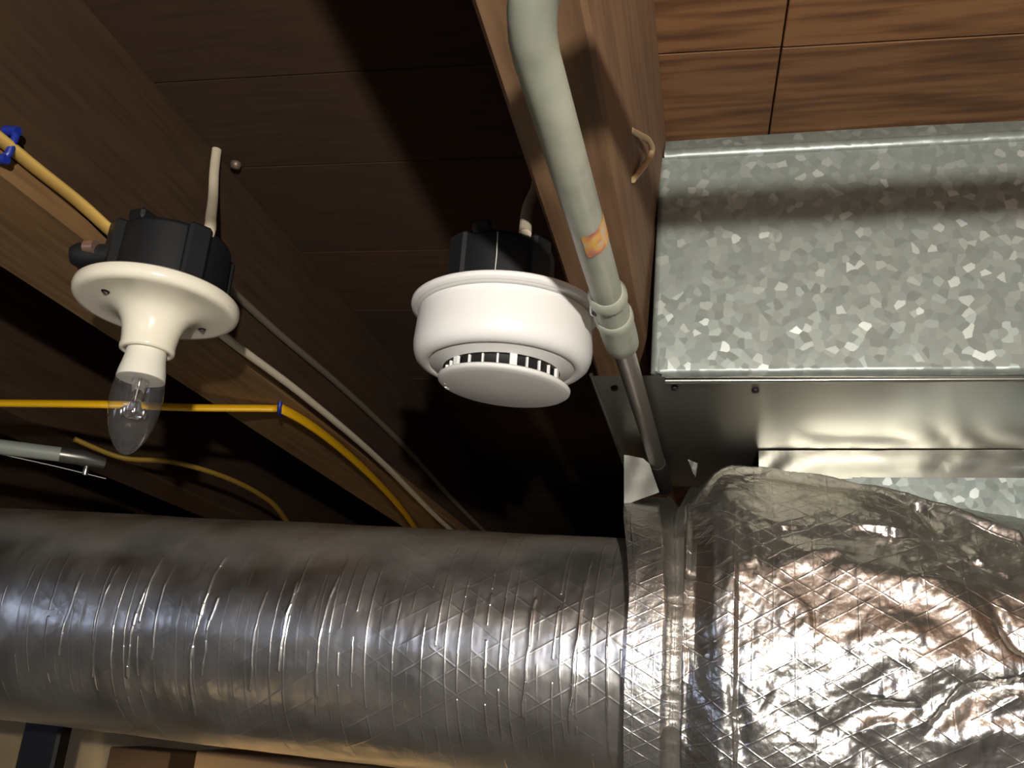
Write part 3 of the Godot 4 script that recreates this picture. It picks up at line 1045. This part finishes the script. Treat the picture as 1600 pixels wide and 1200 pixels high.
func lamp_holder():
	var at := Vector3(-0.3770, 0, -0.5143)
	var jb := junction_box(at + Vector3(0.004, 1.856, 0.0), 0.0405, 0.041, "black round junction box above the white porcelain lamp holder", 3)
	# side lug with its nail
	var o := jb.position
	var b := MB.new()
	b.tube([Vector3(-0.396, 1.8715, -0.4850) - o, Vector3(-0.4121, 1.8715, -0.4830) - o, Vector3(-0.4200, 1.8715, -0.4815) - o, Vector3(-0.4250, 1.8710, -0.4800) - o], [0.0085, 0.0085, 0.009, 0.0065], 14)
	var lug := obj("nail_lug", b, M.black, jb)
	b = MB.new()
	b.tube([Vector3(-0.4050, 1.8745, -0.4765) - o, Vector3(-0.4130, 1.8748, -0.4765) - o], [0.0052, 0.0045], 12)
	obj("nail_head", b, mat(Color(0.80, 0.66, 0.58), 0.3, 0.8), lug)

	var t := thing("lamp_holder", "white porcelain lamp holder with a wide round plate under the black box", "lamp holder", at)
	b = MB.new()
	b.lathe([Vector2(0.04448, 1.85528), Vector2(0.05328, 1.85498), Vector2(0.05485, 1.85334), Vector2(0.05531, 1.84994), Vector2(0.05449, 1.84655), Vector2(0.05235, 1.84461), Vector2(0.04911, 1.84431), Vector2(0.04169, 1.84461), Vector2(0.03428, 1.84393), Vector2(0.02780, 1.84199), Vector2(0.02335, 1.83849), Vector2(0.02057, 1.83345), Vector2(0.01890, 1.82763), Vector2(0.01798, 1.82133), Vector2(0.01779, 1.81744), Vector2(0.01817, 1.81550), Vector2(0.01779, 1.81357), Vector2(0.01622, 1.81308), Vector2(0.01390, 1.81357), Vector2(0.01343, 1.82375)], 96)
	var body := obj("porcelain_body", b, M.porcelain, t)
	# two screw slots: raised rib, dark hole, screw
	for a in [deg_to_rad(118.0), deg_to_rad(-62.0)]:
		var dir := Vector3(cos(a), 0, sin(a))
		b = MB.new()
		b.lathe([Vector2(0.00028, 1.84315), Vector2(0.00241, 1.84334), Vector2(0.00315, 1.84451)], 14, dir * 0.0363)
		obj("screw_hole", b, M.dark, body)
		b = MB.new()
		b.tube([dir * 0.030 + Vector3(0, 1.84373, 0), dir * 0.030 + Vector3(0, 1.84237, 0), dir * 0.0257 + Vector3(0, 1.84072, 0)], [0.0022, 0.003, 0.002], 12)
		obj("screw_rib", b, M.porcelain, body)
		b = MB.new()
		b.lathe([Vector2(0.00028, 1.84247), Vector2(0.00130, 1.84276), Vector2(0.00157, 1.84354)], 12, dir * 0.0365)
		obj("screw", b, M.steel, body)

	# the bulb screwed into it
	var u := thing("candle_bulb", "clear candle shaped LED bulb screwed into the porcelain lamp holder", "bulb", at)
	b = MB.new()
	b.lathe([Vector2(0.01213, 1.81987), Vector2(0.01299, 1.81454), Vector2(0.01339, 1.80920), Vector2(0.01417, 1.80435), Vector2(0.01533, 1.79853), Vector2(0.01581, 1.79368), null, Vector2(0.01455, 1.79320), Vector2(0.00049, 1.79320)], 48)
	obj("bulb_base", b, mat(Color(0.88, 0.87, 0.82), 0.3), u)
	var glass := mat(Color(0.97, 0.98, 1.0, 0.02), 0.02)
	glass.transparency = BaseMaterial3D.TRANSPARENCY_ALPHA
	b = MB.new()
	b.lathe([Vector2(0.01552, 1.79349), Vector2(0.01649, 1.78786), Vector2(0.01687, 1.78107), Vector2(0.01659, 1.77428), Vector2(0.01571, 1.76749), Vector2(0.01417, 1.76070), Vector2(0.01183, 1.75391), Vector2(0.00873, 1.74809), Vector2(0.00534, 1.74373), Vector2(0.00243, 1.74179), Vector2(0.00029, 1.74130)], 56)
	obj("bulb_glass", b, glass, u)
	# light guide: a clear stem with a crown of small lenses
	var clear := mat(Color(1, 1, 1), 0.03)
	clear.refraction_enabled = true
	clear.refraction_scale = 0.05
	clear.transparency = BaseMaterial3D.TRANSPARENCY_ALPHA
	clear.albedo_color = Color(1, 1, 1, 0.0)
	b = MB.new()
	b.lathe([Vector2(0.00563, 1.79320), Vector2(0.00437, 1.78786), Vector2(0.00329, 1.78107), Vector2(0.00369, 1.77622), Vector2(0.00641, 1.77040), Vector2(0.00679, 1.76895), Vector2(0.00437, 1.76701), Vector2(0.00049, 1.76992)], 16)
	var guide := obj("light_guide", b, clear, u)
	for k in 7:
		var a := TAU * k / 7.0
		b = MB.new()
		var c := Vector3(cos(a) * 0.0076, 1.77089, sin(a) * 0.0076)
		b.lathe([Vector2(0.00017, 0.0022), Vector2(0.00120, 0.0013), Vector2(0.00146, 0.0), Vector2(0.00103, -0.0022), Vector2(0.00017, -0.0034)], 10, c)
		obj("lens", b, M.steel, guide)
	b = MB.new()
	b.tube([Vector3(0.002, 1.79320, 0.003), Vector3(0.0015, 1.78495, 0.003), Vector3(0.001, 1.77525, 0.0025)], 0.0007, 8)
	obj("lead_wire", b, M.steel, u)

func smoke_detector():
	var at := Vector3(-0.1368, 0, -0.5335)
	junction_box(at + Vector3(-0.002, 1.849, 0), 0.0365, 0.040, "black round junction box above the white smoke detector", 4)
	var t := thing("smoke_detector", "round white smoke detector hanging under a black box beside the conduit", "smoke detector", at)
	var nod := Basis(Vector3.RIGHT, deg_to_rad(2.0))
	t.transform = Transform3D(nod, at + Vector3(0.0035, 1.816, 0) - nod * Vector3(0, 1.82, 0))
	var b := MB.new()
	b.lathe([Vector2(0.02910, 1.85220), Vector2(0.06014, 1.85220), Vector2(0.06130, 1.85120), Vector2(0.06150, 1.84950), Vector2(0.06092, 1.84800), Vector2(0.05868, 1.84720), null, Vector2(0.05607, 1.84720), Vector2(0.05577, 1.84550), Vector2(0.03880, 1.84550)], 96)
	obj("mounting_plate", b, M.white, t)
	b = MB.new()
	b.lathe([Vector2(0.05548, 1.84620), null, Vector2(0.05597, 1.84500), Vector2(0.05607, 1.84200), null, Vector2(0.05636, 1.84160), Vector2(0.05723, 1.83000), Vector2(0.05762, 1.82350), Vector2(0.05704, 1.81850), Vector2(0.05548, 1.81450), Vector2(0.05286, 1.81200), Vector2(0.04995, 1.81100), Vector2(0.04753, 1.81120), Vector2(0.04675, 1.81200)], 96)
	obj("body", b, M.white, t)
	# shallow recess with fine concentric grooves
	b = MB.new()
	var prof := [Vector2(0.04675, 1.8120), Vector2(0.0462, 1.8124), null]
	for k in 9:
		var r0 := 0.0462 - k * 0.00095
		var y0 := 1.8122 - k * 0.00036
		prof.append(Vector2(r0, y0))
		prof.append(Vector2(r0 - 0.0004, y0 - 0.0006))
		prof.append(Vector2(r0 - 0.0006, y0 - 0.0006))
	prof.append(Vector2(0.0372, 1.8086))
	b.lathe(prof, 96)
	var recess := obj("recess", b, M.cover, t)
	b = MB.new()
	b.lathe([Vector2(0.0374, 1.8086), Vector2(0.0340, 1.8086), Vector2(0.0335, 1.7990), Vector2(0.0194, 1.7990)], 72)
	obj("dark_screen", b, M.dark, t)
	# the ring of small posts between recess and cover
	for k in 24:
		var a := TAU * k / 24.0 + 0.10
		var wide := k % 4 == 0
		b = MB.new()
		b.box(Vector3(0.0046 if wide else 0.0013, 0.0105, 0.0020), Vector3(0, 1.8040, 0), Basis.IDENTITY, 0.0003)
		var f := obj("fin", b, M.white, recess)
		f.transform = Transform3D(Basis(Vector3.UP, -a + PI * 0.5), Vector3(cos(a), 0, sin(a)) * (0.0365 if wide else 0.0350))
	b = MB.new()
	b.lathe([Vector2(0.0005, 1.8010), Vector2(0.0410, 1.8010), Vector2(0.0424, 1.8000), Vector2(0.0422, 1.7985), Vector2(0.0408, 1.7974), Vector2(0.037, 1.7966), Vector2(0.024, 1.7954), Vector2(0.010, 1.7948), Vector2(0.0003, 1.7947)], 96)
	var c := obj("cover_disc", b, M.cover, t)
	var tip := Basis(Vector3.BACK, deg_to_rad(-3.5))
	c.transform = Transform3D(tip, Vector3(0.0022, 1.7985, 0.0) - tip * Vector3(0, 1.7985, 0))
	c.set_meta("label", "slightly tilted grey white cover disc")

func cable(called: String, pts: Array, r: float, flatness: float, m: Material, label: String, up := Vector3.UP) -> Node3D:
	var b := MB.new()
	b.tube(smooth_path(pts, 10), r, 12, flatness, up)
	return tag(obj(called, b, m), label, "cable")

func staple(at: Vector3, along: Vector3, out: Vector3, label: String):
	var blue := mat(Color(0.10, 0.17, 0.52), 0.4)
	var side := along.cross(out).normalized()
	var t := thing("cable_staple", label, "staple", at, "blue cable staples")
	var b := MB.new()
	b.tube([side * 0.0095 - out * 0.004, side * 0.0095 + out * 0.003, side * 0.006 + out * 0.0058, -side * 0.006 + out * 0.0058, -side * 0.0095 + out * 0.003, -side * 0.0095 - out * 0.004], 0.0024, 10, 1.0, along)
	obj("strap", b, blue, t)
	for s in [-1.0, 1.0]:
		b = MB.new()
		b.tube([side * 0.0098 * s - out * 0.003, side * 0.0098 * s + out * 0.0062], [0.0034, 0.0030], 10)
		obj("nail_boss", b, blue, t)

func cables():
	var pale := mat(Color(0.80, 0.66, 0.36), 0.5)
	var yellow := mat(Color(0.88, 0.68, 0.06), 0.42)
	var dirty := mat(Color(0.80, 0.76, 0.67), 0.6)
	var dim := mat(Color(0.42, 0.38, 0.33), 0.7)
	cable("pale_yellow_cable", [Vector3(-0.4165, 1.888, -0.16), Vector3(-0.4155, 1.8955, -0.28), Vector3(-0.4150, 1.8995, -0.3700), Vector3(-0.4145, 1.8999, -0.4217), Vector3(-0.4130, 1.8997, -0.4595), Vector3(-0.4060, 1.8930, -0.4920), Vector3(-0.3980, 1.8890, -0.5020)], 0.0068, 0.5, pale, "pale yellow flat cable stapled in blue, running down the joist into the lamp's black box", Vector3(0.2, 1, 0))
	staple(Vector3(-0.4165, 1.8997, -0.3945), Vector3(0, 0, -1), Vector3(1, -0.1, 0).normalized(), "blue cable staple on the pale yellow cable at the left edge")
	cable("short_grey_cable", [Vector3(-0.4260, 2.0500, -0.6150), Vector3(-0.4190, 2.0200, -0.6080), Vector3(-0.4060, 1.9850, -0.5950), Vector3(-0.3750, 1.9400, -0.5520), Vector3(-0.3440, 1.9050, -0.5080), Vector3(-0.3400, 1.8920, -0.5010)], 0.0042, 0.8, dirty, "greyish white cable hanging from the deck into the right of the lamp's black box")
	cable("detector_cable", [Vector3(-0.142, 2.048, -0.650), Vector3(-0.138, 1.995, -0.618), Vector3(-0.130, 1.94, -0.560), Vector3(-0.1185, 1.889, -0.508)], 0.0042, 0.8, dirty, "short greyish white cable entering the top of the smoke detector's black box")
	cable("white_cable", [Vector3(-0.3950, 1.8760, -0.5560), Vector3(-0.4001, 1.8795, -0.6508), Vector3(-0.3970, 1.8810, -0.8014), Vector3(-0.4023, 1.8810, -1.0345), Vector3(-0.4275, 1.8808, -1.3980), Vector3(-0.4400, 1.8806, -1.8), Vector3(-0.443, 1.8806, -2.4)], 0.0044, 0.75, dirty, "greyish white cable slanting away from the lamp holder along the lower edge of the joist")
	cable("yellow_cable", [Vector3(-1.15, 1.865, -0.70), Vector3(-0.7393, 1.8500, -0.7252), Vector3(-0.6819, 1.8500, -0.7272), Vector3(-0.5674, 1.8500, -0.7308), Vector3(-0.5160, 1.8680, -0.7933), Vector3(-0.4512, 1.8795, -0.8296), Vector3(-0.4362, 1.8795, -0.8358), Vector3(-0.4282, 1.879, -0.9095), Vector3(-0.4340, 1.879, -1.0438), Vector3(-0.4512, 1.879, -1.2163), Vector3(-0.4779, 1.879, -1.3952), Vector3(-0.5283, 1.879, -1.6637)], 0.0056, 0.62, yellow, "bright yellow flat cable crossing behind the clear bulb and bending along the joist", Vector3(0, 0.2, 1))
	staple(Vector3(-0.4400, 1.8815, -0.8340), Vector3(0.95, 0, -0.3).normalized(), Vector3(0, -1, 0), "small blue cable staple holding the bright yellow cable at its bend")
	cable("dusty_cable", [Vector3(-0.4165, 1.9335, -0.61), Vector3(-0.4170, 1.9338, -0.6767), Vector3(-0.4172, 1.9340, -0.7677), Vector3(-0.4172, 1.9375, -0.9368), Vector3(-0.4172, 1.9340, -1.1797), Vector3(-0.417, 1.915, -1.5470), Vector3(-0.417, 1.905, -2.2)], 0.0042, 0.8, dim, "dust grey cable running along the side of the wide joist, right of the white one")
	cable("dull_yellow_cable", [Vector3(-0.77, 1.880, -0.95), Vector3(-0.7332, 1.870, -0.9967), Vector3(-0.6719, 1.87, -1.0147), Vector3(-0.6393, 1.87, -1.0865), Vector3(-0.6376, 1.87, -1.1961), Vector3(-0.6657, 1.87, -1.3195), Vector3(-0.76, 1.87, -1.6)], 0.0045, 0.7, mat(Color(0.60, 0.48, 0.18), 0.6), "dull yellow cable curving through the dark just above the round foil duct")
	var g := thing("grey_pipe", "short grey pipe with a metal end clamp below the bulb at the left edge", "pipe")
	var b := MB.new()
	b.tube([Vector3(-1.3, 1.830, -0.62), Vector3(-0.7834, 1.830, -0.7989), Vector3(-0.7466, 1.830, -0.8120), Vector3(-0.6890, 1.830, -0.8420)], 0.0080, 18)
	obj("tube", b, mat(Color(0.58, 0.60, 0.57), 0.45, 0.1), g)
	b = MB.new()
	b.tube([Vector3(-0.6930, 1.830, -0.8395), Vector3(-0.6742, 1.830, -0.8525), Vector3(-0.6600, 1.829, -0.8700)], [0.0086, 0.0086, 0.0064], 16)
	var fitting := obj("end_fitting", b, mat(Color(0.45, 0.45, 0.43), 0.35, 0.8), g)
	b = MB.new()
	b.lathe([Vector2(0.0003, -0.013), Vector2(0.0028, -0.0125), Vector2(0.003, -0.006), Vector2(0.003, 0.0)], 12, Vector3(-0.6725, 1.825, -0.8590))
	obj("clamp_screw", b, M.steel, fitting)
	# a bent bit of wire on the side of the middle joist
	b = MB.new()
	b.tube(smooth_path([Vector3(-0.0492, 1.9353, -0.4692), Vector3(-0.0447, 1.9411, -0.4831), Vector3(-0.0415, 1.9540, -0.5075), Vector3(-0.0402, 1.9575, -0.5242), Vector3(-0.0436, 1.9425, -0.5168), Vector3(-0.0491, 1.9150, -0.4920)], 6), 0.0020, 10)
	tag(obj("wire_hook", b, mat(Color(0.78, 0.68, 0.52), 0.5)), "small hooked end of pale wire sticking out beside the middle joist near the panel", "wire")
	b = MB.new()
	b.lathe([Vector2(0.0003, -0.004), Vector2(0.004, -0.003), Vector2(0.0052, 0.0), Vector2(0.0048, 0.002)], 14)
	var nl := obj("nail_head", b, mat(Color(0.46, 0.41, 0.36), 0.45, 0.5))
	nl.position = Vector3(-0.4180, 2.0440, -0.636)
	tag(nl, "small grey nail head where the deck meets the joist behind the lamp's box", "nail")
	var web := mat(Color(0.75, 0.75, 0.73), 0.7)
	b = MB.new()
	b.tube([Vector3(-0.1318, 1.8813, -0.4900), Vector3(-0.1316, 1.865, -0.4915), Vector3(-0.1312, 1.8520, -0.4890)], 0.0004, 6)
	tag(obj("cobweb_strand", b, web), "thin white strand hanging in front of the detector's black box", "cobweb", "cobweb strands")
	b = MB.new()
	b.tube(smooth_path([Vector3(-0.76, 1.825, -0.815), Vector3(-0.70, 1.818, -0.845), Vector3(-0.655, 1.812, -0.872)], 8), 0.0005, 6)
	tag(obj("cobweb_strand", b, web), "thin pale strand below the short grey pipe above the round duct", "cobweb", "cobweb strands")

func below_duct():
	# rack with a dark upright and two cartons on its shelf, in front of the low wall
	var rack := thing("storage_rack", "dark metal storage rack upright with a bright edge under the left of the round duct", "rack")
	var up := mat(Color(0.075, 0.08, 0.065), 0.5)
	for x in [-0.975, -0.20]:
		var b := MB.new()
		b.box(Vector3(0.064, 1.66, 0.03), Vector3(x - 0.004, 0.83, -1.30), Basis.IDENTITY, 0.004)
		obj("upright", b, up, rack)
		b = MB.new()
		b.tube([Vector3(x + 0.036, 0.0, -1.295), Vector3(x + 0.036, 1.66, -1.295)], 0.005, 14)
		obj("edge_rod", b, mat(Color(0.82, 0.82, 0.80), 0.3), rack)
	var b2 := MB.new()
	b2.box(Vector3(0.85, 0.025, 0.26), Vector3(-0.59, 1.34, -1.40), Basis.IDENTITY, 0.003)
	obj("shelf", b2, up, rack)
	var card := mat(Color(0.62, 0.50, 0.34), 0.8)
	var p := MB.new()
	p.box(Vector3(0.10, 0.160, 0.09), Vector3(-0.83, 1.433, -1.36), Basis.IDENTITY, 0.002)
	tag(obj("brown_carton", p, mat(Color(0.34, 0.25, 0.15), 0.8)), "dark brown carton standing beside the rack upright under the round duct", "box")
	p = MB.new()
	p.box(Vector3(0.36, 0.166, 0.12), Vector3(-0.56, 1.436, -1.38), Basis(Vector3.UP, 0.06), 0.002)
	tag(obj("beige_carton", p, card), "beige carton to the right of the brown one under the round duct", "box")
